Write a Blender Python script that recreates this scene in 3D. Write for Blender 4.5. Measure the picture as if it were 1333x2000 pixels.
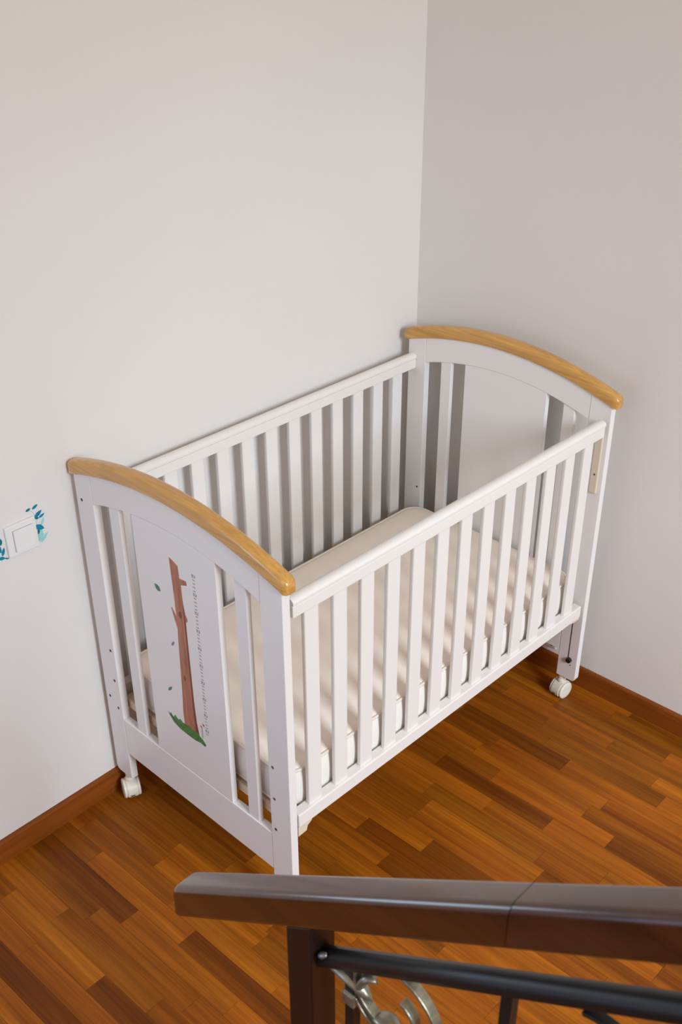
import bpy, bmesh, math, random
from mathutils import Matrix, Vector

for o in list(bpy.data.objects):
    bpy.data.objects.remove(o, do_unlink=True)
S = bpy.context.scene
COL = S.collection
random.seed(7)

# ------------------------------------------------------------------ camera
def set_camera():
    pos = Vector((-2.4913, -2.0386, 2.2856))
    yaw, pit, rol = 0.73626, -0.55639, 0.00404
    f = Vector((math.cos(yaw)*math.cos(pit), math.sin(yaw)*math.cos(pit), math.sin(pit)))
    r = Vector((math.sin(yaw), -math.cos(yaw), 0))
    u = r.cross(f)
    r2 = r*math.cos(rol)+u*math.sin(rol)
    u2 = u*math.cos(rol)-r*math.sin(rol)
    cd = bpy.data.cameras.new('camera'); co = bpy.data.objects.new('camera', cd)
    M = Matrix((r2, u2, -f)).transposed().to_4x4(); M.translation = pos
    co.matrix_world = M
    cd.sensor_fit = 'AUTO'; cd.sensor_width = 36
    cd.lens = 2126.9/2000*36
    cd.shift_x = -29.34/2000; cd.shift_y = 65.27/2000
    cd.clip_start = 0.05
    cd.dof.use_dof = True; cd.dof.focus_distance = 2.7; cd.dof.aperture_fstop = 7.0
    COL.objects.link(co); S.camera = co
set_camera()

# ------------------------------------------------------------------ light
w = bpy.data.worlds.new('world'); S.world = w; w.use_nodes = True
bg = w.node_tree.nodes['Background']
bg.inputs[0].default_value = (1.0, 0.76, 0.54, 1); bg.inputs[1].default_value = 0.51

def area(name, loc, target, sx, sy, power, col, spread=180):
    ld = bpy.data.lights.new(name, 'AREA'); ld.shape = 'RECTANGLE'
    ld.size = sx; ld.size_y = sy; ld.energy = power; ld.color = col; ld.spread = math.radians(spread)
    o = bpy.data.objects.new(name, ld); COL.objects.link(o)
    o.location = loc
    o.rotation_euler = (Vector(target)-Vector(loc)).to_track_quat('-Z', 'Y').to_euler()
    return o
area('window_light_behind', (-1.95, -5.2, 2.95), (-0.45, -0.4, -0.5), 1.4, 1.6, 52, (0.81, 0.91, 0.98), 76)
area('window_light_side', (-3.3, -0.75, 1.25), (-1.0, -0.45, 0.9), 1.0, 1.4, 7.5, (0.34, 0.55, 1.0))
area('window_daylight', (-2.42, 0.036, 1.205), (-2.42, -1.0, 1.205), 0.46, 0.59, 5.5, (0.56, 0.80, 1.0))

vs = S.view_settings
S.display_settings.display_device = 'sRGB'
vs.view_transform = 'Standard'; vs.look = 'None'; vs.exposure = 0.0; vs.gamma = 1.0
vs.use_curve_mapping = False

# ------------------------------------------------------------------ materials
def srgb(r, g, b):
    return tuple(((c/255)/12.92 if c/255 <= 0.04045 else ((c/255+0.055)/1.055)**2.4) for c in (r, g, b))+(1.0,)

def mat(name, col, rough=0.5, spec=0.5, bump=0.0, bscale=200.0, var=0.0, vscale=3.0, metal=0.0, coat=0.0, detail=3.0):
    m = bpy.data.materials.new(name); m.use_nodes = True
    nt = m.node_tree; b = nt.nodes['Principled BSDF']
    b.inputs['Base Color'].default_value = col
    b.inputs['Roughness'].default_value = rough
    b.inputs['Specular IOR Level'].default_value = spec
    b.inputs['Metallic'].default_value = metal
    b.inputs['Coat Weight'].default_value = coat
    tc = nt.nodes.new('ShaderNodeTexCoord')
    if var > 0:
        n = nt.nodes.new('ShaderNodeTexNoise'); n.inputs['Scale'].default_value = vscale; n.inputs['Detail'].default_value = 4
        nt.links.new(tc.outputs['Object'], n.inputs['Vector'])
        r = nt.nodes.new('ShaderNodeValToRGB')
        r.color_ramp.elements[0].position = 0.3; r.color_ramp.elements[1].position = 0.7
        r.color_ramp.elements[0].color = tuple(c*(1-var) for c in col[:3])+(1,)
        r.color_ramp.elements[1].color = tuple(min(1, c*(1+var)) for c in col[:3])+(1,)
        nt.links.new(n.outputs['Fac'], r.inputs[0]); nt.links.new(r.outputs[0], b.inputs['Base Color'])
    if bump > 0:
        n2 = nt.nodes.new('ShaderNodeTexNoise'); n2.inputs['Scale'].default_value = bscale; n2.inputs['Detail'].default_value = detail
        nt.links.new(tc.outputs['Object'], n2.inputs['Vector'])
        bp = nt.nodes.new('ShaderNodeBump'); bp.inputs['Strength'].default_value = bump; bp.inputs['Distance'].default_value = 0.001
        nt.links.new(n2.outputs['Fac'], bp.inputs['Height']); nt.links.new(bp.outputs['Normal'], b.inputs['Normal'])
    return m

def wood(name, dark, light, scale, rough=0.35, use_obj_color=False, spec=0.5, stretch_axis=1, stretch=0.06, coat=0.0, contrast=(0.3, 0.7), fine=0.12):
    """grain: noise stretched along one object axis, shifted per object"""
    m = bpy.data.materials.new(name); m.use_nodes = True
    nt = m.node_tree; N = nt.nodes; L = nt.links
    b = N['Principled BSDF']; b.inputs['Roughness'].default_value = rough; b.inputs['Specular IOR Level'].default_value = spec
    b.inputs['Coat Weight'].default_value = coat; b.inputs['Coat Roughness'].default_value = 0.16
    tc = N.new('ShaderNodeTexCoord'); oi = N.new('ShaderNodeObjectInfo')
    mp = N.new('ShaderNodeMapping')
    sc = [scale]*3; sc[stretch_axis] = scale*stretch
    mp.inputs['Scale'].default_value = sc
    mul = N.new('ShaderNodeMath'); mul.operation = 'MULTIPLY'; mul.inputs[1].default_value = 47.0
    L.new(oi.outputs['Random'], mul.inputs[0])
    cmb = N.new('ShaderNodeCombineXYZ')
    for i in range(3): L.new(mul.outputs[0], cmb.inputs[i])
    L.new(cmb.outputs[0], mp.inputs['Location']); L.new(tc.outputs['Object'], mp.inputs['Vector'])
    n = N.new('ShaderNodeTexNoise'); n.inputs['Scale'].default_value = 1; n.inputs['Detail'].default_value = 5; n.inputs['Distortion'].default_value = 0.6
    L.new(mp.outputs[0], n.inputs['Vector'])
    r = N.new('ShaderNodeValToRGB')
    r.color_ramp.elements[0].position = contrast[0]; r.color_ramp.elements[1].position = contrast[1]
    r.color_ramp.elements[0].color = dark; r.color_ramp.elements[1].color = light
    L.new(n.outputs['Fac'], r.inputs[0])
    mp2 = N.new('ShaderNodeMapping'); sc2 = [scale*7]*3; sc2[stretch_axis] = scale*stretch*3; mp2.inputs['Scale'].default_value = sc2
    L.new(cmb.outputs[0], mp2.inputs['Location']); L.new(tc.outputs['Object'], mp2.inputs['Vector'])
    n2 = N.new('ShaderNodeTexNoise'); n2.inputs['Scale'].default_value = 1; n2.inputs['Detail'].default_value = 3
    L.new(mp2.outputs[0], n2.inputs['Vector'])
    mr = N.new('ShaderNodeMapRange'); mr.inputs[1].default_value = 0.3; mr.inputs[2].default_value = 0.7
    mr.inputs[3].default_value = 1-fine; mr.inputs[4].default_value = 1+fine
    L.new(n2.outputs['Fac'], mr.inputs[0])
    mx = N.new('ShaderNodeMix'); mx.data_type = 'RGBA'; mx.blend_type = 'MULTIPLY'; mx.inputs['Factor'].default_value = 1
    L.new(r.outputs[0], mx.inputs['A']); L.new(mr.outputs[0], mx.inputs['B'])
    out = mx.outputs['Result']
    if use_obj_color:
        mx2 = N.new('ShaderNodeMix'); mx2.data_type = 'RGBA'; mx2.blend_type = 'MULTIPLY'; mx2.inputs['Factor'].default_value = 1
        L.new(out, mx2.inputs['A']); L.new(oi.outputs['Color'], mx2.inputs['B']); out = mx2.outputs['Result']
    L.new(out, b.inputs['Base Color'])
    bp = N.new('ShaderNodeBump'); bp.inputs['Strength'].default_value = 0.06; bp.inputs['Distance'].default_value = 0.001
    L.new(n2.outputs['Fac'], bp.inputs['Height']); L.new(bp.outputs['Normal'], b.inputs['Normal'])
    return m

M = {}
M['wall'] = mat('wall_paint', (0.76, 0.735, 0.72, 1), 0.75, 0.25, bump=0.35, bscale=160, var=0.012, vscale=2.2)
M['end_white'] = mat('end_paint', (0.81, 0.795, 0.795, 1), 0.32, 0.5, bump=0.03, bscale=40)
M['side_white'] = mat('side_paint', (0.79, 0.765, 0.75, 1), 0.35, 0.5, bump=0.03, bscale=40)
M['plank'] = wood('floor_strip_wood', (0.215, 0.055, 0.0035, 1), (0.40, 0.122, 0.007, 1), 24, rough=0.42, use_obj_color=True, stretch=0.05, spec=0.16, fine=0.2)
M['subfloor'] = mat('floor_joint', (0.05, 0.017, 0.004, 1), 0.6, 0.3)
M['base'] = wood('baseboard_wood', (0.17, 0.042, 0.006, 1), (0.27, 0.074, 0.009, 1), 20, rough=0.38, stretch_axis=0, stretch=0.08, spec=0.2)
M['base_y'] = wood('baseboard_wood_y', (0.17, 0.042, 0.006, 1), (0.27, 0.074, 0.009, 1), 20, rough=0.38, stretch_axis=1, stretch=0.08, spec=0.2)
M['beech'] = wood('beech_varnish', (0.50, 0.245, 0.055, 1), (0.66, 0.36, 0.095, 1), 30, rough=0.28, stretch_axis=1, stretch=0.06, coat=0.35, fine=0.16)
M['rail_wood'] = wood('handrail_varnish', (0.052, 0.015, 0.003, 1), (0.092, 0.028, 0.006, 1), 22, rough=0.3, stretch_axis=1, stretch=0.06, coat=0.8, spec=0.3)
M['fabric'] = mat('mattress_ticking', (0.92, 0.82, 0.735, 1), 0.9, 0.15, bump=0.25, bscale=700, var=0.02, vscale=8)
M['fabric_side'] = mat('mattress_side_cloth', (0.83, 0.79, 0.75, 1), 0.9, 0.15, bump=0.3, bscale=90, detail=5)
M['piping'] = mat('piping_cloth', (0.78, 0.71, 0.62, 1), 0.8, 0.2)
M['base_wood'] = wood('pale_slat_wood', (0.62, 0.50, 0.36, 1), (0.75, 0.63, 0.47, 1), 18, stretch_axis=1)
M['cream'] = mat('cream_plastic', (0.70, 0.62, 0.50, 1), 0.45, 0.5)
M['caster'] = mat('caster_plastic', (0.72, 0.68, 0.58, 1), 0.4, 0.5, var=0.04, vscale=60)
M['wheel'] = mat('wheel_plastic', (0.76, 0.73, 0.65, 1), 0.4, 0.5)
M['black'] = mat('black_plastic', (0.012, 0.011, 0.011, 1), 0.4, 0.5)
M['hole'] = mat('dark_hole', (0.06, 0.055, 0.06, 1), 0.6, 0.3)
M['metal'] = mat('grey_metal', (0.32, 0.32, 0.33, 1), 0.4, 0.5, metal=0.9)
M['iron'] = mat('wrought_iron', (0.008, 0.007, 0.006, 1), 0.45, 0.5, bump=0.1, bscale=80)
M['post'] = mat('newel_dark_paint', (0.014, 0.005, 0.003, 1), 0.4, 0.5, bump=0.05, bscale=60)
M['bronze'] = mat('patinated_bronze', (0.30, 0.29, 0.23, 1), 0.35, 0.5, metal=0.75, var=0.25, vscale=60)
M['switch'] = mat('switch_plastic', (0.80, 0.80, 0.80, 1), 0.3, 0.5)
M['switch_gap'] = mat('switch_gap_plastic', (0.42, 0.42, 0.44, 1), 0.4, 0.4)
M['teal'] = mat('teal_print', srgb(0, 128, 162), 0.6, 0.3, var=0.15, vscale=60)
M['teal_dark'] = mat('deep_teal_print', srgb(20, 110, 130), 0.6, 0.3, var=0.15, vscale=60)
M['teal_pale'] = mat('pale_aqua_print', srgb(150, 208, 212), 0.6, 0.3, var=0.08, vscale=60)
M['bark'] = wood('bark_print', (0.30, 0.095, 0.045, 1), (0.52, 0.21, 0.125, 1), 60, rough=0.4, stretch_axis=2, stretch=0.15)
M['bark_dark'] = mat('bark_shade_print', (0.20, 0.055, 0.025, 1), 0.4, 0.4)
M['green'] = mat('grass_print', (0.07, 0.22, 0.05, 1), 0.4, 0.4, var=0.35, vscale=70)
M['leaf_green'] = mat('leaf_print', (0.05, 0.22, 0.14, 1), 0.4, 0.4)
M['ink'] = mat('scale_ink', (0.26, 0.22, 0.27, 1), 0.5, 0.3)
M['flower'] = mat('flower_print', (0.62, 0.20, 0.12, 1), 0.5, 0.3)
M['stair'] = wood('stair_wood', (0.19, 0.052, 0.0085, 1), (0.36, 0.118, 0.020, 1), 20, rough=0.36, stretch_axis=0)

# ------------------------------------------------------------------ helpers
def link(name, me, m, parent=None, loc=None):
    o = bpy.data.objects.new(name, me); COL.objects.link(o)
    if m is not None and not me.materials: me.materials.append(m)
    if parent is not None: o.parent = parent
    if loc is not None: o.location = loc
    return o

def obj(name, bm, m, parent=None, bevel=0.0, seg=2, smooth=False, loc=None):
    bmesh.ops.recalc_face_normals(bm, faces=bm.faces)
    if bevel > 0:
        ed = [e for e in bm.edges if len(e.link_faces) == 2 and e.calc_face_angle(0) > 0.6]
        bmesh.ops.bevel(bm, geom=ed, offset=bevel, segments=seg, affect='EDGES', profile=0.5)
    me = bpy.data.meshes.new(name); bm.to_mesh(me); bm.free()
    if smooth:
        for p in me.polygons: p.use_smooth = True
    return link(name, me, m, parent, loc)

def smooth_by_angle(o, deg=40):
    me = o.data
    for p in me.polygons: p.use_smooth = True
    try: me.set_sharp_from_angle(angle=math.radians(deg))
    except Exception: pass

def empty(name, loc=(0, 0, 0), rz=0):
    o = bpy.data.objects.new(name, None); COL.objects.link(o)
    o.location = loc; o.rotation_euler = (0, 0, rz); o.empty_display_size = 0.05
    return o

def tag(o, label=None, cat=None, kind=None, group=None):
    if label: o['label'] = label
    if cat: o['category'] = cat
    if kind: o['kind'] = kind
    if group: o['group'] = group
    return o

def box(bm, x0, x1, y0, y1, z0, z1):
    v = [bm.verts.new((x, y, z)) for x in (x0, x1) for y in (y0, y1) for z in (z0, z1)]
    for f in ((0, 1, 3, 2), (4, 6, 7, 5), (0, 4, 5, 1), (2, 3, 7, 6), (0, 2, 6, 4), (1, 5, 7, 3)):
        bm.faces.new([v[i] for i in f])
    return bm

def bx(*a):
    return box(bmesh.new(), *a)

def prism(poly, axis, a0, a1, bm=None):
    """extrude a 2D outline along axis 0/1/2; poly holds the two other coordinates in order"""
    bm = bm or bmesh.new()
    def P(q, a):
        c = list(q); c.insert(axis, a); return c
    A = [bm.verts.new(P(q, a0)) for q in poly]; B = [bm.verts.new(P(q, a1)) for q in poly]
    bm.faces.new(A); bm.faces.new(B[::-1])
    n = len(poly)
    for i in range(n):
        bm.faces.new((A[i], A[(i+1) % n], B[(i+1) % n], B[i]))
    return bm

def loft(rings, caps=True, closed=False, bm=None):
    bm = bm or bmesh.new()
    V = [[bm.verts.new(p) for p in r] for r in rings]
    n = len(rings[0]); k = len(rings)
    for i in range(k if closed else k-1):
        a, b = V[i], V[(i+1) % k]
        for j in range(n):
            bm.faces.new((a[j], a[(j+1) % n], b[(j+1) % n], b[j]))
    if caps and not closed:
        bm.faces.new(V[0]); bm.faces.new(V[-1][::-1])
    return bm

def tube(path, rad, n=8, closed=False, bm=None):
    path = [Vector(p) for p in path]; k = len(path); rings = []
    for i, p in enumerate(path):
        if closed: t = path[(i+1) % k]-path[i-1]
        else: t = path[min(i+1, k-1)]-path[max(i-1, 0)]
        t.normalize()
        up = Vector((0, 0, 1)) if abs(t.z) < 0.9 else Vector((1, 0, 0))
        s = t.cross(up).normalized(); q = s.cross(t)
        rr = rad[i] if isinstance(rad, (list, tuple)) else rad
        rings.append([p+s*math.cos(2*math.pi*j/n)*rr+q*math.sin(2*math.pi*j/n)*rr for j in range(n)])
    return loft(rings, True, closed, bm)

def cyl(c, axis, r, h, n=16, bm=None):
    """cylinder from c along +axis by h"""
    d = Vector((0, 0, 0)); d[axis] = h
    c = Vector(c); o = [i for i in range(3) if i != axis]
    def ring(a):
        R = []
        for j in range(n):
            v = Vector(a); v[o[0]] += r*math.cos(2*math.pi*j/n); v[o[1]] += r*math.sin(2*math.pi*j/n); R.append(v)
        return R
    return loft([ring(c), ring(c+d)], True, False, bm)

# ------------------------------------------------------------------ room shell
XW, YW, HB = 0.0919, 0.0457, 0.0736
XL, YB, ZT = -4.2, -4.2, 3.4
tag(obj('wall_left', bx(XL, XW+0.12, YW, YW+0.12, -0.06, ZT), M['wall']), 'off-white painted wall behind the long side of the crib', kind='structure')
tag(obj('wall_right', bx(XW, XW+0.12, YB, YW, -0.06, ZT), M['wall']), 'greyish white painted wall behind the far end of the crib', kind='structure')
def bboard(): # profile (depth from wall, height)
    return [(0, 0), (0.0125, 0), (0.0125, HB-0.006), (0.0105, HB-0.0015), (0.007, HB), (0, HB)]
tag(obj('baseboard_left', prism([(YW-a, b) for a, b in bboard()], 0, XL, XW), M['base']), 'brown wooden skirting board along the left wall', kind='structure')
tag(obj('baseboard_right', prism([(XW-a, b) for a, b in bboard()], 1, YB, YW-0.0125), M['base_y']), 'brown wooden skirting board along the right wall', kind='structure')

floor = tag(obj('floor', bx(XL, XW, YB, YW, -0.06, -0.008), M['subfloor']), 'warm brown strip parquet floor with strips running along the right wall', kind='structure')
PW, PL, X0F = 0.0585, 0.388, -0.004
bmP = bx(-PW/2+0.00022, PW/2-0.00022, -PL/2+0.0003, PL/2-0.0003, -0.008, 0.0)
# known joints per column (y of a strip end) and tones (of the strip that begins there, going away from the left wall)
DK, MD, LT, YL, RD = 0.54, 0.85, 1.05, 1.2, 0.73
known = {0: (-1.082, {0: LT, -1: RD}), 1: (-0.926, {-1: LT, 0: RD, 1: MD}), 2: (-0.72, {0: MD, -1: RD, 1: LT}), 3: (-0.775, {0: RD, 1: LT, -1: MD}), 4: (-0.874, {-1: DK, 0: LT, 1: LT}),
         5: (-0.66, {0: LT, 1: MD, -1: RD}), 6: (-1.023, {0: RD, -1: LT, 1: MD}), 7: (-1.133, {0: DK, -1: LT, -2: MD}), 8: (-0.97, {-1: DK, 0: LT, -2: RD, 1: MD}), 9: (-0.80, {0: MD, -1: LT, 1: MD}),
         10: (-1.02, {0: MD, -1: RD, 1: LT}), 11: (-1.057, {0: DK, -1: LT, -2: RD}), 12: (-0.667, {0: MD, -1: MD, 1: LT}), 13: (-0.769, {0: RD, 1: MD, -1: LT}), 14: (-0.97, {0: MD, -1: DK}),
         15: (-1.1, {0: LT, -1: DK, 1: MD}), 16: (-0.83, {0: LT, -1: MD}), 20: (-0.42, {0: MD, -1: RD}),
         21: (-0.26, {0: LT, -1: RD, 1: MD}), 22: (-0.659, {0: RD, -1: LT, -2: MD}), 23: (-0.40, {0: LT, -1: MD}), 24: (-0.515, {0: DK, -1: LT, -2: MD}), 25: (-0.357, {-1: DK, 0: LT, 1: LT}), 26: (-0.28, {-1: RD, 0: MD, 1: MD}),
         27: (-0.22, {0: RD, -1: LT, 1: MD}), 28: (-0.453, {0: DK, -1: LT, -2: MD}), 29: (-0.25, {0: MD, -1: MD}), 30: (-0.168, {0: DK, -1: MD, 1: DK}), 31: (-0.30, {0: LT, -1: MD}), 32: (-0.25, {0: YL, -1: RD, 1: YL})}
strips = []
for k in range(-2, 46):
    xr = X0F-PW*k; xc = xr-PW/2
    j0, tones = known.get(k, (-random.uniform(0, PL), {}))
    i = -int((YW-j0)/PL)-2
    while True:
        y1 = j0-PL*i; y0 = y1-PL
        if y1 < YB+0.1: break
        if y0 < YW:
            t = tones.get(i, random.choice((RD, MD-0.04, MD, MD+0.05, MD+0.1, LT, LT)))
            strips.append((xc, y0, y1, t))
        i += 1
def seen(s):     # strips nearest the corner first
    return math.hypot(min(0, s[0]+0.75), min(0, s[1]+0.75))
strips.sort(key=seen)
meP = bpy.data.meshes.new('plank'); bmesh.ops.recalc_face_normals(bmP, faces=bmP.faces); bmP.to_mesh(meP); bmP.free(); meP.materials.append(M['plank'])
rest = bmesh.new()
cnt = 0
for xc, y0, y1, t in strips:
    yt = min(y1, YW-0.002); x0, x1 = xc-PW/2, min(xc+PW/2, XW-0.002)
    if x1-x0 < 0.006 or yt-y0 < 0.006: continue
    if cnt < 290:
        whole = yt == y1 and x1 == xc+PW/2
        if whole:
            o = link('plank', meP, None, floor, (xc, (y0+y1)/2, 0))
        else:
            cx, cy = (x0+x1)/2, (y0+yt)/2
            o = obj('plank', bx(x0-cx+0.00022, x1-cx-0.00022, y0-cy+0.0003, yt-cy-0.0003, -0.008, 0), M['plank'], floor, loc=(cx, cy, 0))
        t2 = t*random.uniform(0.93, 1.07)
        o.color = (t2*random.uniform(0.97, 1.03), t2*random.uniform(0.93, 1.03)*(0.92 if t < 0.7 else 1.0), t2, 1)
        cnt += 1
    else:
        box(rest, x0+0.00022, x1-0.00022, y0+0.0003, yt-0.0003, -0.008, 0)
o = obj('plank_field', rest, M['plank'], floor); o['kind'] = 'stuff'; o.color = (0.85, 0.83, 0.85, 1)

# small window in the left wall (beyond the picture's left edge)
win = tag(empty('window_1', (-2.42, YW, 0.90)), 'small white-framed window in the left wall', kind='structure')
for a_ in ((-0.29, -0.235, -0.05, 0.66), (0.235, 0.29, -0.05, 0.66), (-0.235, 0.235, 0.605, 0.66), (-0.235, 0.235, -0.05, 0.005)):
    obj('window_frame', bx(a_[0], a_[1], -0.03, 0.0, a_[2], a_[3]), M['switch'], win, bevel=0.003)
obj('glazing_bar', bx(-0.012, 0.012, -0.03, -0.012, 0.005, 0.605), M['switch'], win)

# stairs the railing belongs to (out of view, under the camera)
SLOPE = 0.6355
stairs = tag(empty('stairs', (-2.26, -1.24, 0)), 'wooden stairs rising beside the dark handrail', kind='structure')
for i in range(5):
    y1 = -0.2443*i; z1 = 0.18*(i+1)
    obj('stair_step', bx(-0.5, 0.5, y1-0.2443-0.02, y1, 0.0, z1), M['stair'], stairs, bevel=0.004)

# ------------------------------------------------------------------ crib
TH = 0.02031
CX, CY = -0.605, -0.36665
WD, TK, LW = 0.7333, 0.0218, 0.0690
ZL = 0.0887
c_, s_ = math.cos(-TH), math.sin(-TH)
crib = tag(empty('baby_crib', (c_*CX-s_*CY, s_*CX+c_*CY, 0), -TH), 'white wooden baby crib with slatted sides and arched beech-capped ends in the corner', 'crib')
def arc(v):      # underside of the wooden cap
    return 1.104-0.060*((v-WD/2)/(WD/2))**2
def arcl(v):     # underside of the arched rail
    return 1.032-0.047*((v-WD/2)/(WD/2-LW))**2
def Y(v): return -v-CY      # crib coordinates -> local
def X(x): return x-CX
N = 20
def frange(a, b, n): return [a+(b-a)*i/n for i in range(n+1)]

caster_mesh = {}
def caster(x, y, ang):
    r, cz, hr = 0.0290, 0.0290, 0.0315
    if not caster_mesh:
        # hood: wide rounded shell over the two wheels, profile in x-z, extruded along y
        A = [math.radians(t) for t in (212, 195, 175, 155, 135, 115, 95, 75, 55, 35, 18)]
        pr = [(hr*math.cos(t), cz+hr*math.sin(t)) for t in A]+[(0.016, cz+0.004), (0.004, cz-0.004), (-0.012, cz-0.016)]
        b = prism(pr, 1, -0.0165, 0.0165)
        bmesh.ops.recalc_face_normals(b, faces=b.faces)
        bmesh.ops.bevel(b, geom=[e for e in b.edges if e.calc_face_angle(0) > 1.0], offset=0.0025, segments=2, affect='EDGES')
        me = bpy.data.meshes.new('caster'); b.to_mesh(me); b.free(); me.materials.append(M['caster'])
        for p in me.polygons: p.use_smooth = True
        me.set_sharp_from_angle(angle=0.6); caster_mesh['hood'] = me
        prof = [(0.0, 0.010), (0.0, r-0.001), (0.0008, r), (0.0055, r), (0.0075, r-0.0025), (0.0082, r-0.008), (0.0078, 0.006)]
        rings = [[(q*math.cos(2*math.pi*j/28), a, q*math.sin(2*math.pi*j/28)) for j in range(28)] for a, q in prof]
        b = loft(rings); bmesh.ops.recalc_face_normals(b, faces=b.faces)
        me = bpy.data.meshes.new('wheel'); b.to_mesh(me); b.free(); me.materials.append(M['wheel'])
        for p in me.polygons: p.use_smooth = True
        me.set_sharp_from_angle(angle=0.7); caster_mesh['wheel'] = me
        b = loft([[(q*math.cos(2*math.pi*j/20), q*math.sin(2*math.pi*j/20), z) for j in range(20)] for z, q in ((0.050, 0.014), (0.066, 0.014), (0.072, 0.0115), (0.0887, 0.0115))]); bmesh.ops.recalc_face_normals(b, faces=b.faces)
        me = bpy.data.meshes.new('stem'); b.to_mesh(me); b.free(); me.materials.append(M['caster']); caster_mesh['stem'] = me
        b = bx(-0.0325, -0.029, -0.004, 0.008, 0.020, 0.0225); bmesh.ops.recalc_face_normals(b, faces=b.faces)
        me = bpy.data.meshes.new('slot'); b.to_mesh(me); b.free(); me.materials.append(M['hole']); caster_mesh['slot'] = me
    c = link('caster', caster_mesh['hood'], None, crib, (X(x), Y(-y), 0)); c.rotation_euler = (0, 0, ang)
    c['label'] = 'cream twin-wheel caster'
    for s in (0, math.pi):
        wv = link('wheel', caster_mesh['wheel'], None, c, (0, 0.0165 if s == 0 else -0.0165, cz)); wv.rotation_euler = (0, 0, s)
    link('stem', caster_mesh['stem'], None, c)
    link('slot', caster_mesh['slot'], None, c)

def make_end(xa, xb, near):
    """one arched end between x = xa and xb (xb > xa)"""
    out = -1 if near else 1
    a, b = X(xa), X(xb)
    # legs
    legs = []
    for side in (0, 1):
        v0, v1 = (0, LW) if side == 0 else (WD-LW, WD)
        rr = 0.014
        if side == 0:
            low = [(Y(v0+rr*(1-math.sin(t))), ZL+rr*(1-math.cos(t))) for t in frange(math.pi/2, 0, 4)]+[(Y(v1), ZL)]
        else:
            low = [(Y(v0), ZL)]+[(Y(v1-rr*(1-math.sin(t))), ZL+rr*(1-math.cos(t))) for t in frange(0, math.pi/2, 4)]
        top = [(Y(v), arc(v)) for v in frange(v1, v0, 6)]
        l = obj('leg', prism(low+top, 0, a, b), M['end_white'], crib, bevel=0.0016)
        legs.append(l)
    # arched rail
    up = [(Y(v), arc(v)) for v in frange(LW+0.0006, WD-LW-0.0006, N)]
    dn = [(Y(v), arcl(v)) for v in frange(WD-LW-0.0006, LW+0.0006, N)]
    obj('arched_rail', prism(up+dn, 0, a+0.0006, b-0.0006), M['end_white'], crib, bevel=0.0012)
    # bottom rail
    obj('end_rail', prism([(Y(LW+0.0006), 0.185), (Y(WD-LW-0.0006), 0.185), (Y(WD-LW-0.0006), 0.309), (Y(LW+0.0006), 0.309)], 0, a+0.0006, b-0.0006), M['end_white'], crib, bevel=0.0018)
    # central board
    v0, v1 = 0.224, 0.520
    poly = [(Y(v0), 0.309), (Y(v1), 0.309)]+[(Y(v), arcl(v)-0.0006) for v in frange(v1, v0, 10)]
    m0 = a+0.0012 if near else a+0.0012
    board = obj('end_board', prism(poly, 0, m0, m0+0.0165) if near else prism(poly, 0, m0, m0+0.0165), M['end_white'], crib, bevel=0.0010)
    # slats
    for q0, q1 in ((0.129, 0.169), (0.577, 0.616)):
        poly = [(Y(q0), 0.309), (Y(q1), 0.309), (Y(q1), arcl(q1)), (Y(q0), arcl(q0))]
        obj('end_slat', prism(poly, 0, (a+b)/2-0.0070, (a+b)/2+0.0070), M['end_white'], crib, bevel=0.0022)
    # wooden cap : rounded section swept along the arc
    ov, hgt, hw = 0.019, 0.037, TK/2+0.0065
    vs_ = [-ov, -ov+0.0012, -ov+0.004, -ov+0.009, -ov+0.016]+frange(0.012, WD-0.012, 26)+[WD+ov-0.016, WD+ov-0.009, WD+ov-0.004, WD+ov-0.0012, WD+ov]
    def sect():
        pts = []
        for cx, cz, r, t0 in ((hw-0.004, 0.004, 0.004, -90), (hw-0.011, hgt-0.011, 0.011, 0), (-hw+0.011, hgt-0.011, 0.011, 90), (-hw+0.004, 0.004, 0.004, 180)):
            for t in frange(t0, t0+90, 4):
                pts.append((cx+r*math.cos(math.radians(t)), cz+r*math.sin(math.radians(t))))
        return pts
    sec = sect(); rings = []
    for v in vs_:
        e = min(v+ov, WD+ov-v); k = 1.0
        R = 0.016
        if e < R: k = math.sqrt(max(0, 1-((R-e)/R)**2))
        k = 0.45+0.55*k
        zc = arc(v)+hgt*0.42*(1-k)
        rings.append([((a+b)/2+p[0]*k, Y(v), zc+0.0003+p[1]*k) for p in sec])
    cap = obj('cap_rail', loft(rings), M['beech'], crib); smooth_by_angle(cap, 50)
    cap['label'] = 'arched varnished beech cap rail'
    return legs, board

near_legs, near_board = make_end(-1.21-TK, -1.21, True)
far_legs, far_board = make_end(0.0, TK, False)

# fittings on the legs
def disc_x(name, x, v, z, r, m, parent, depth=0.0012, ry=None):
    return obj(name, cyl((X(x), Y(v), z), 0, r, depth, 14), m, parent)
for v, z in ((0.022, 0.980), (0.053, 0.537), (0.052, 0.436), (0.019, 0.366), (0.052, 0.341)):
    disc_x('screw_hole', -1.21-TK-0.0005, v, z, 0.0042, M['hole'], near_legs[0])
for v, z in ((0.679, 0.532), (0.680, 0.433), (0.680, 0.333)):
    disc_x('screw_hole', -1.21-TK-0.0005, v, z, 0.0042, M['metal'] if z > 0.4 else M['hole'], near_legs[1])
disc_x('screw_hole', -0.0007, 0.054, 0.541, 0.0035, M['hole'], far_legs[0])
leg = far_legs[1]
g = obj('guide_strip', bx(X(-0.009), X(0.0), Y(0.722), Y(0.697), 0.772, 0.952), M['cream'], leg, bevel=0.003); g['label'] = 'beige plastic slide guide'
disc_x('screw_hole', -0.0096, 0.711, 0.833, 0.0028, M['hole'], leg)
obj('slide_groove', bx(X(-0.0004), X(0.004), Y(0.7022), Y(0.6988), 0.172, 0.345), M['hole'], leg)
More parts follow.
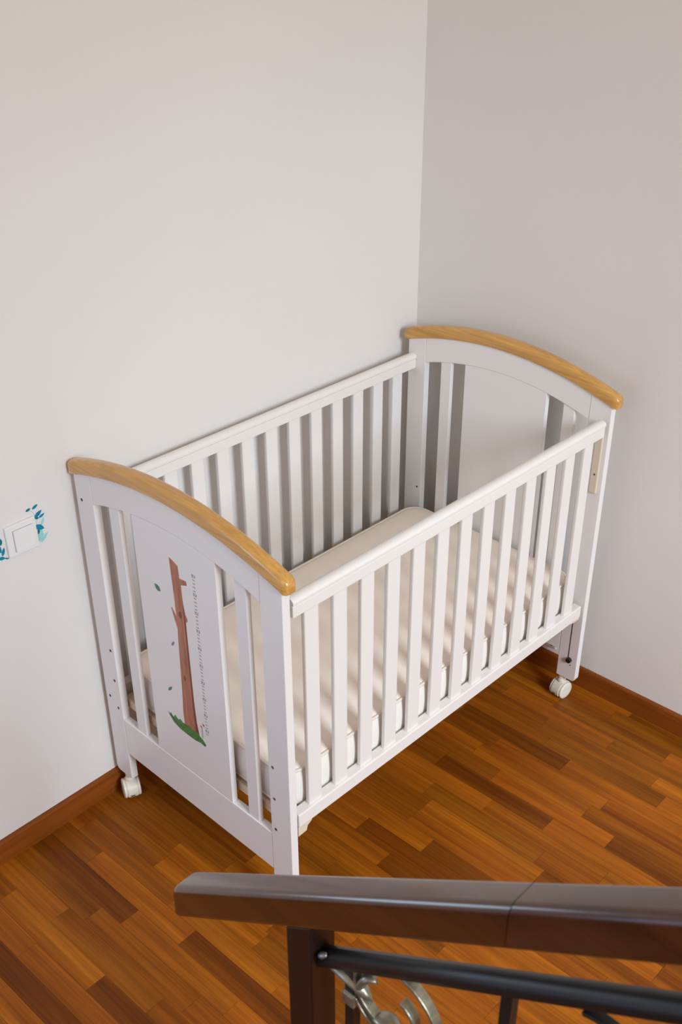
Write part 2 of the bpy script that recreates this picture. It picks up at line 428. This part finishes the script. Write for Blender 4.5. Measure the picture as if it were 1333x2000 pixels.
k = obj('stop_knob', cyl((X(-0.010), Y(0.706), 0.166), 0, 0.0090, 0.012, 18), M['black'], leg, bevel=0.001); k['label'] = 'black round stop knob'
disc_x('screw_hole', -0.0005, 0.711, 0.146, 0.0022, M['hole'], leg)
leg = near_legs[1]
obj('guide_strip', bx(X(-1.21), X(-1.201), Y(0.722), Y(0.697), 0.772, 0.952), M['cream'], leg, bevel=0.003)
obj('slide_groove', bx(X(-1.214), X(-1.2096), Y(0.7022), Y(0.6988), 0.172, 0.345), M['hole'], leg)

# casters
caster(0.016, -0.678, math.radians(-6))
caster(-1.2180, -0.036, math.radians(66))
caster(-1.216, -0.690, math.radians(15))
caster(0.010, -0.050, math.radians(160))

# slatted sides: part = top rail, sub-parts = cap strip, bottom rail, slats, brackets
def make_side(y_out, y_in, name):
    y0, y1 = min(y_out, y_in), max(y_out, y_in)
    x0, x1 = -1.1975, -0.0125
    if name == 'fixed_side': x0, x1 = -1.2095, -0.0005
    ya, yb = Y(-y0), Y(-y1)
    side = obj(name, bx(X(x0), X(x1), ya+0.0005, yb-0.0005, 0.957, 0.9864), M['side_white'], crib, bevel=0.002)
    yc, hw = (ya+yb)/2, (yb-ya)/2+0.0008
    prof = [(yc-hw+0.005, 0.9840), (yc-hw+0.005, 0.9884), (yc-hw+0.0004, 0.9884), (yc-hw, 0.994)]+[(yc-hw*math.cos(t), 0.994+0.0105*math.sin(t)) for t in frange(0.15, math.pi-0.15, 10)]+[(yc+hw, 0.994), (yc+hw-0.0004, 0.9884), (yc+hw-0.005, 0.9884), (yc+hw-0.005, 0.9840)]
    cp = obj('rail_top', prism(prof, 0, X(x0), X(x1)), M['side_white'], side); smooth_by_angle(cp, 35)
    obj('bottom_rail', bx(X(x0 if name == 'fixed_side' else -1.2005), X(x1 if name == 'fixed_side' else -0.0105), ya, yb, 0.347, 0.388), M['side_white'], side, bevel=0.003)
    me = None
    for i in range(13):
        sx = -1.158+0.0887*i if name == 'drop_side' else -1.1625+0.0887*i
        if me is None:
            b = bx(0, 0.043, yc-0.0065, yc+0.0065, 0.386, 0.960)
            o = obj('slat', b, M['side_white'], side, bevel=0.0035, loc=(X(sx), 0, 0)); me = o.data
        else:
            link('slat', me, None, side, (X(sx), 0, 0))
    return side, ya, yb
drop, ya, yb = make_side(-0.7285, -0.7005, 'drop_side')
drop['label'] = 'front slatted drop side'
for x0 in (-1.2, -0.055):
    sgn = 1 if x0 < -0.5 else -1
    xx = [X(x0+d) for d in (0, 0.045)]
    pf = [(xx[0], 0.347), (xx[1], 0.347), (xx[1], 0.340), (xx[1]-0.014, 0.332), (xx[1]-0.018, 0.318), (xx[0], 0.316)] if sgn > 0 else [(xx[0], 0.347), (xx[1], 0.347), (xx[1], 0.336), (xx[0], 0.340)]
    o = obj('slide_bracket', prism(pf, 1, ya+0.004, yb-0.002), M['cream'], drop)
for x0 in (-1.2095, -0.0125):
    obj('metal_pin', bx(X(x0), X(x0+0.012), ya+0.010, yb-0.010, 0.362, 0.374), M['metal'], drop)
    obj('metal_pin', bx(X(x0), X(x0+0.012), ya+0.010, yb-0.010, 0.966, 0.978), M['metal'], drop)
fixed, _, _ = make_side(-0.0050, -0.0330, 'fixed_side')
fixed['label'] = 'rear slatted side against the wall'

# mattress base: frame with cross slats
bf = bmesh.new()
for y in (-0.058, -0.682): box(bf, X(-1.205), X(-0.005), Y(-y)-0.012, Y(-y)+0.012, 0.335, 0.362)
for x in (-1.193, -0.017): box(bf, X(x)-0.012, X(x)+0.012, Y(0.670), Y(0.070), 0.335, 0.362)
base = obj('mattress_base', bf, M['base_wood'], crib)
me = None
for i in range(12):
    x = -1.14+0.0972*i
    if me is None:
        o = obj('base_slat', bx(-0.03, 0.03, Y(0.688), Y(0.052), 0.362, 0.370), M['base_wood'], base, bevel=0.002, loc=(X(x), 0, 0)); me = o.data
    else: link('base_slat', me, None, base, (X(x), 0, 0))

# printed growth chart on the near board (flat print)
PX0 = X(-1.21-TK)+0.0012
def print_poly(name, poly, m, lift=0, parent=near_board):
    return obj(name, prism([(Y(-y), z) for y, z in poly], 0, PX0-0.00025-lift*0.0002, PX0+0.0002), m, parent)
trunk = [(-0.356, 0.962), (-0.374, 0.956), (-0.386, 0.950), (-0.388, 0.918), (-0.412, 0.921), (-0.414, 0.910), (-0.391, 0.901), (-0.393, 0.85), (-0.398, 0.822), (-0.404, 0.812), (-0.403, 0.803), (-0.397, 0.800), (-0.397, 0.75), (-0.398, 0.65), (-0.399, 0.557), (-0.402, 0.50), (-0.408, 0.462),
         (-0.385, 0.452), (-0.352, 0.452), (-0.350, 0.50), (-0.354, 0.56), (-0.357, 0.64), (-0.360, 0.732), (-0.362, 0.765), (-0.350, 0.800), (-0.345, 0.818), (-0.349, 0.820), (-0.362, 0.800), (-0.361, 0.85)]
t = print_poly('tree_print', trunk, M['bark']); t['label'] = 'printed brown tree trunk'
print_poly('bark_shade_print', [(-0.392, 0.86), (-0.3965, 0.80), (-0.3968, 0.75), (-0.3978, 0.65), (-0.3988, 0.557), (-0.4018, 0.50), (-0.4065, 0.464), (-0.397, 0.464), (-0.393, 0.52), (-0.392, 0.60), (-0.391, 0.70), (-0.391, 0.80)], M['bark_dark'], 1)
print_poly('knot_print', [(-0.378+0.006*math.cos(a), 0.812+0.010*math.sin(a)) for a in frange(0, 5.8, 9)], M['bark_dark'], 1)
print_poly('knot_print', [(-0.371+0.004*math.cos(a), 0.62+0.009*math.sin(a)) for a in frange(0, 5.8, 9)], M['bark_dark'], 1)
gr = [(-0.283, 0.468), (-0.290, 0.460), (-0.296, 0.470), (-0.306, 0.461), (-0.314, 0.472), (-0.325, 0.463), (-0.334, 0.470), (-0.345, 0.464), (-0.356, 0.466), (-0.368, 0.468), (-0.385, 0.462), (-0.398, 0.466), (-0.408, 0.460), (-0.420, 0.455), (-0.432, 0.444), (-0.428, 0.436), (-0.410, 0.438), (-0.39, 0.434), (-0.36, 0.434), (-0.33, 0.436), (-0.305, 0.444)]
print_poly('grass_print', gr, M['green'], 1)
def leafp(y, z, a, l, wd, m=M['leaf_green']):
    pts = []
    for u, q in ((-1, 0), (-0.4, 0.9), (0.3, 0.8), (1, 0), (0.3, -0.8), (-0.4, -0.9)):
        du, dq = u*l, q*wd
        pts.append((y+du*math.cos(a)-dq*math.sin(a), z+du*math.sin(a)+dq*math.cos(a)))
    print_poly('leaf_print', pts, m)
leafp(-0.298, 0.852, 0.5, 0.013, 0.009); leafp(-0.337, 0.708, 2.2, 0.011, 0.004, M['ink']); leafp(-0.305, 0.552, 2.3, 0.014, 0.0045)
leafp(-0.419, 0.496, 0.3, 0.005, 0.004, M['flower']); leafp(-0.428, 0.506, 0.8, 0.005, 0.003, M['bark_dark'])
print_poly('stem_print', [(-0.4195, 0.492), (-0.4215, 0.492), (-0.4225, 0.460), (-0.4205, 0.460)], M['leaf_green'])
sc = bmesh.new()
def mark(y, z, w_, h_, tilt=0):
    prism([(Y(-(y-w_)), z-h_+tilt), (Y(-(y+w_)), z-h_-tilt), (Y(-(y+w_)), z+h_-tilt), (Y(-(y-w_)), z+h_+tilt)], 0, PX0-0.00025, PX0+0.0002, sc)
for i in range(47):
    z = 0.948-0.0101*i
    if i % 5 == 0:      # small illegible figures
        mark(-0.4365, z, 0.0012, 0.0042); mark(-0.4405, z+0.0025, 0.0016, 0.0012, 0.001); mark(-0.4405, z-0.0022, 0.0016, 0.0012, -0.001); mark(-0.4455, z, 0.0012, 0.0040, 0.001)
    else:
        mark(-0.4405, z, 0.0042, 0.0010)
o = obj('height_scale_print', sc, M['ink'], near_board); o['label'] = 'printed grey height scale'

# ------------------------------------------------------------------ mattress
def rrect(x0, x1, y0, y1, r, n=6):
    P = []
    for cx, cy, t0 in ((x1-r, y1-r, 0), (x0+r, y1-r, 90), (x0+r, y0+r, 180), (x1-r, y0+r, 270)):
        for t in frange(t0, t0+90, n): P.append((cx+r*math.cos(math.radians(t)), cy+r*math.sin(math.radians(t))))
    # subdivide the long edges
    Q = []
    for i, p in enumerate(P):
        q = P[(i+1) % len(P)]; L_ = math.dist(p, q); n_ = max(1, int(L_/0.05))
        for j in range(n_): Q.append((p[0]+(q[0]-p[0])*j/n_, p[1]+(q[1]-p[1])*j/n_))
    return Q
mx0, mx1, my0, my1, mz0, mz1 = X(-1.203), X(-0.012), Y(0.6985), Y(0.052), 0.371, 0.484
outline = rrect(mx0, mx1, my0, my1, 0.06)
cxm, cym = (mx0+mx1)/2, (my0+my1)/2
def inset(d):
    return rrect(mx0+d, mx1-d, my0+d, my1-d, max(0.004, 0.06-d))
matt = tag(empty('mattress', crib.matrix_basis @ Vector((cxm, cym, mz0)), -TH), 'cream baby mattress with piped edges lying inside the crib', 'mattress')
def loc3(P, z): return [(p[0]-cxm, p[1]-cym, z-mz0) for p in P]
def ring_inset(d):
    # same vertex count as outline: move every vertex towards the inside
    R = []
    n = len(outline)
    for i, p in enumerate(outline):
        a, b = outline[i-1], outline[(i+1) % n]
        tx, ty = b[0]-a[0], b[1]-a[1]; l = math.hypot(tx, ty)
        R.append((p[0]-ty/l*d*-1*-1, p[1]+tx/l*d))
    return R
rnd = random.Random(3)
rings = []
for u, d in ((0.0, 0.007), (0.12, 0.0035), (0.3, 0.001), (0.5, 0.0), (0.7, 0.001), (0.88, 0.0035), (1.0, 0.007)):
    R = ring_inset(d)
    rings.append(loc3(R, mz0+0.004+(mz1-mz0-0.008)*u))
side_ = obj('mattress_side', loft(rings, caps=False), M['fabric_side'], matt, smooth=True)
def cover(z, sgn):
    rr = [loc3(ring_inset(d), z+sgn*h) for d, h in ((0.007, -0.004), (0.012, 0.0), (0.022, 0.0025), (0.05, 0.005))]
    return loft(rr, caps=True)
obj('top_cover', cover(mz1, 1), M['fabric'], matt, smooth=True)
obj('bottom_cover', cover(mz0+0.0045, -1), M['fabric'], matt, smooth=True)
obj('piping', tube(loc3(ring_inset(0.0065), mz1-0.003), 0.0042, 8, True), M['piping'], matt, smooth=True)
obj('piping', tube(loc3(ring_inset(0.0065), mz0+0.006), 0.0042, 8, True), M['piping'], matt, smooth=True)

# ------------------------------------------------------------------ light switch and stickers on the left wall
sw = tag(empty('light_switch', (-1.3855, YW, 0.885)), 'square white rocker light switch on the left wall', 'switch')
obj('switch_plate', bx(-0.0415, 0.0415, -0.008, 0.0, 0.0, 0.083), M['switch'], sw, bevel=0.003, seg=3)
obj('switch_mount', bx(-0.0240, 0.0300, -0.0092, -0.007, 0.0118, 0.0692), M['switch_gap'], sw)
rk = prism([(-0.0088, 0.0125), (-0.0088, 0.0685), (-0.0125, 0.0685), (-0.0145, 0.0125)], 0, -0.0232, 0.0292)
obj('rocker', rk, M['switch'], sw, bevel=0.001)

def sticker(name, loc, leaves, stems, label):
    e = tag(empty(name, loc), label, 'sticker', group=None)
    for i_, (x, z, a, l, wd, m) in enumerate(leaves):
        pts = []
        for u, q in ((-1, 0), (-0.6, 0.7), (0, 1.0), (0.55, 0.65), (1, 0), (0.55, -0.65), (0, -1.0), (-0.6, -0.7)):
            pts.append((x+u*l*math.cos(a)-q*wd*math.sin(a), z+u*l*math.sin(a)+q*wd*math.cos(a)))
        obj('leaf', prism(pts, 1, -0.0003-(0.0001*(12-i_)), 0.0), M[m], e)
    for p in stems:
        b = bmesh.new()
        for (xa, za), (xb, zb) in zip(p[:-1], p[1:]):
            dx, dz = xb-xa, zb-za; l = math.hypot(dx, dz); nx, nz = -dz/l*0.0007, dx/l*0.0007
            prism([(xa+nx, za+nz), (xb+nx, zb+nz), (xb-nx, zb-nz), (xa-nx, za-nz)], 1, -0.0002, 0.0, b)
        obj('stem', b, M['teal_pale'], e)
    return e
RX, RZ = -1.342, 0.895
lv = [(-1.355, 0.987, 0.25, 0.007, 0.0032, 'teal_dark'), (-1.336, 0.988, 0.45, 0.009, 0.0036, 'teal'), (-1.331, 0.966, 0.55, 0.013, 0.0052, 'teal'), (-1.322, 0.958, 0.35, 0.009, 0.0032, 'teal'), (-1.336, 0.957, -0.5, 0.006, 0.0036, 'teal_dark'),
      (-1.333, 0.930, -0.6, 0.015, 0.0075, 'teal'), (-1.3365, 0.920, 1.35, 0.008, 0.0032, 'teal_dark'),
      (-1.332, 0.908, 1.35, 0.016, 0.0075, 'teal_pale'), (-1.322, 0.942, 1.1, 0.011, 0.004, 'teal_pale'), (-1.323, 0.898, 0.75, 0.016, 0.004, 'teal_pale'), (-1.337, 0.899, 1.75, 0.010, 0.0035, 'teal_pale')]
sticker('wall_sticker', (RX, YW, RZ), [(x-RX, z-RZ, a, l, wd, m) for x, z, a, l, wd, m in lv],
        [[(x-RX, z-RZ) for x, z in ((-1.340, 0.893), (-1.3385, 0.93), (-1.338, 0.958), (-1.343, 0.975), (-1.352, 0.984))]], 'teal leafy twig sticker on the wall right of the light switch')
RX2, RZ2 = -1.452, 0.885
lv = [(-1.441, 0.937, 1.7, 0.011, 0.006, 'teal_dark'), (-1.437, 0.907, 1.2, 0.011, 0.0038, 'teal'), (-1.444, 0.892, -0.3, 0.010, 0.0045, 'teal'), (-1.447, 0.920, 1.9, 0.014, 0.006, 'teal'), (-1.431, 0.886, -0.5, 0.006, 0.002, 'teal_dark'), (-1.456, 0.905, 2.3, 0.013, 0.005, 'teal_pale'), (-1.452, 0.945, 2.1, 0.011, 0.005, 'teal_pale')]
sticker('wall_sticker', (RX2, YW, RZ2), [(x-RX2, z-RZ2, a, l, wd, m) for x, z, a, l, wd, m in lv],
        [[(x-RX2, z-RZ2) for x, z in ((-1.446, 0.884), (-1.441, 0.91), (-1.443, 0.94))]], 'teal leaf sticker on the wall left of the light switch, cut by the picture edge')

# ------------------------------------------------------------------ power socket on the right wall, behind the far leg
so = tag(empty('power_socket', (XW, -0.572, 0.112)), 'white power socket low on the right wall behind the crib leg', 'socket')
obj('socket_box', bx(-0.034, 0.0, -0.040, 0.040, 0.0, 0.080), M['switch'], so, bevel=0.006, seg=3)
rings = [[(x, r*math.cos(2*math.pi*j/24), 0.040+r*math.sin(2*math.pi*j/24)) for j in range(24)] for x, r in ((-0.0335, 0.026), (-0.0362, 0.0252), (-0.0362, 0.0215), (-0.0345, 0.0205))]
r_ = obj('outlet', loft(rings), M['switch'], so)
for a_ in (math.radians(215), math.radians(35)):
    obj('pin_hole', cyl((-0.0352, 0.0115*math.cos(a_), 0.040+0.0115*math.sin(a_)), 0, 0.0036, 0.001, 12), M['black'], r_)
obj('screw_hole', cyl((-0.0345, -0.022, 0.016), 0, 0.0042, 0.001, 12), M['black'], so)

# ------------------------------------------------------------------ stair railing in the foreground
HX, HWD, HH = -1.7754, 0.0552, 0.06075
d = Vector((0, -math.cos(SLOPE), math.sin(SLOPE))); nn = Vector((0, math.sin(SLOPE), math.cos(SLOPE)))
P0 = Vector((HX, -1.2642, 1.048))
RO = Vector((HX+HWD/2, -1.2775, 0))
rail = tag(empty('stair_railing', RO), 'dark stair railing with glossy brown handrail and iron scrolls in the foreground', 'railing')
# handrail section in (x, n) : flat top, rounded shoulders, small cove below
def hsec():
    w_, h_ = HWD, HH; pts = []
    for cx, cz, r, t0, k in ((w_-0.012, -0.012, 0.012, 90, -1), (w_-0.010, -h_+0.010, 0.010, 0, -1), (0.010, -h_+0.010, 0.010, -90, -1), (0.013, -0.013, 0.013, 180, -1)):
        for t in frange(t0, t0-90, 6): pts.append((cx+r*math.cos(math.radians(t)), cz+r*math.sin(math.radians(t))))
    return pts
sec = hsec()
YEND = -0.973
def hring(yv=None, s=None, k=1.0):
    R = []
    for x, z in sec:
        xx = HWD/2+(x-HWD/2)*k; zz = -HH/2+(z+HH/2)*k
        q = P0+Vector((xx, 0, 0))+nn*zz
        if yv is not None: q = q+d*((q.y-yv)/math.cos(SLOPE))
        else: q = q+d*s
        R.append(q-RO)
    return R
o = obj('handrail', loft([hring(YEND, k=0.86), hring(YEND-0.003, k=0.94), hring(YEND-0.008, k=0.985), hring(YEND-0.014)]+[hring(yv) for yv in (-1.2, -1.5, -1.62)]), M['rail_wood'], rail)
smooth_by_angle(o, 50); o['label'] = 'glossy dark brown wooden handrail'
o = obj('handrail', loft([hring(yv) for yv in (-1.6212, -1.8, -2.1, -2.4)]), M['rail_wood'], rail); smooth_by_angle(o, 50)
# newel post
def rail_under(y):  # z of the handrail underside at y
    return (P0-nn*HH).z+((P0-nn*HH).y-y)*math.tan(SLOPE)
pw = 0.0255
zt = rail_under(-1.2775)
poly = [(-pw, 0.0), (pw, 0.0), (pw, rail_under(-1.2775+pw)+0.004), (-pw, rail_under(-1.2775-pw)+0.004)]
o = obj('newel_post', prism(poly, 0, -pw, pw), M['post'], rail, bevel=0.002)
obj('post_foot', bx(-0.045, 0.045, -0.045, 0.045, 0.0, 0.012), M['iron'], rail, bevel=0.002)
# iron bar under the handrail
def on(y, z, x=0.0): return Vector((x, y+1.2775, z))
def barz(y): return 0.929+(-1.312-y)*math.tan(0.623)
o = obj('under_bar', tube([on(y, barz(y)) for y in (-1.29, -1.6, -2.0, -2.4)], 0.0165, 12), M['iron'], rail, smooth=True)
obj('weld_bead', tube([on(-1.306, barz(-1.306)+0.012, -0.012), on(-1.314, barz(-1.314)+0.016, -0.014), on(-1.322, barz(-1.322)+0.016, -0.012)], [0.003, 0.006, 0.003], 8), M['metal'], rail, smooth=True)
# balusters and scrolls
for yb_ in (-1.362, -1.62, -1.88):
    step = max(0, math.floor((-1.24-yb_)/0.2443)+1)*0.18
    obj('baluster', bx(-0.008, 0.008, yb_+1.2775-0.008, yb_+1.2775+0.008, step, barz(yb_)), M['iron'], rail)
def scroll(yc, zc, r0, r1, a0, a1, m, wdt=0.016, thk=0.006, n=40):
    rings = []
    for i in range(n+1):
        t = i/n; a = a0+(a1-a0)*t; r = r0+(r1-r0)*t
        p = Vector((0, yc+1.2775+r*math.cos(a), zc+r*math.sin(a))); nrm = Vector((0, math.cos(a), math.sin(a)))
        rings.append([p+Vector((sx*wdt/2, 0, 0))+nrm*sn*thk/2 for sx, sn in ((-1, -1), (1, -1), (1, 1), (-1, 1))])
    o = obj('scroll', loft(rings), m, rail, bevel=0.0015, seg=2); return o
scroll(-1.440, 0.935, 0.083, 0.078, math.radians(80), math.radians(330), M['bronze'])
scroll(-1.440, 0.935, 0.083, 0.030, math.radians(90), math.radians(-240), M['bronze'])
scroll(-1.745, 1.115, 0.083, 0.078, math.radians(70), math.radians(330), M['iron'])
# forged leaf collar between newel and baluster
def leafring(c, u, l, wd, th):
    rings = []
    for i in range(9):
        t = i/8; hw_ = wd*math.sin(math.pi*min(1, 0.12+t*0.88))**0.7+0.001
        p = c+u*l*t+Vector((0, 0, 0.018*math.sin(t*3.0)))
        s = Vector((1, 0, 0)); q = u.cross(s).normalized()
        rings.append([p+s*hw_*math.cos(a)+q*th*math.sin(a) for a in frange(0, 2*math.pi*7/8, 7)])
    return loft(rings)
for c, u, l, wd in ((on(-1.318, 0.925), Vector((0, -0.80, -0.25)), 0.085, 0.016), (on(-1.372, 0.905), Vector((0, -0.55, 0.85)), 0.060, 0.012), (on(-1.405, 0.88), Vector((0, -0.8, -0.3)), 0.06, 0.016)):
    o = obj('forged_leaf', leafring(c, u.normalized(), l, wd, 0.007), M['bronze'], rail, smooth=True)
o = obj('collar', bx(-0.012, 0.012, -1.362+1.2775-0.012, -1.362+1.2775+0.012, 0.872, 0.900), M['bronze'], rail, bevel=0.004)
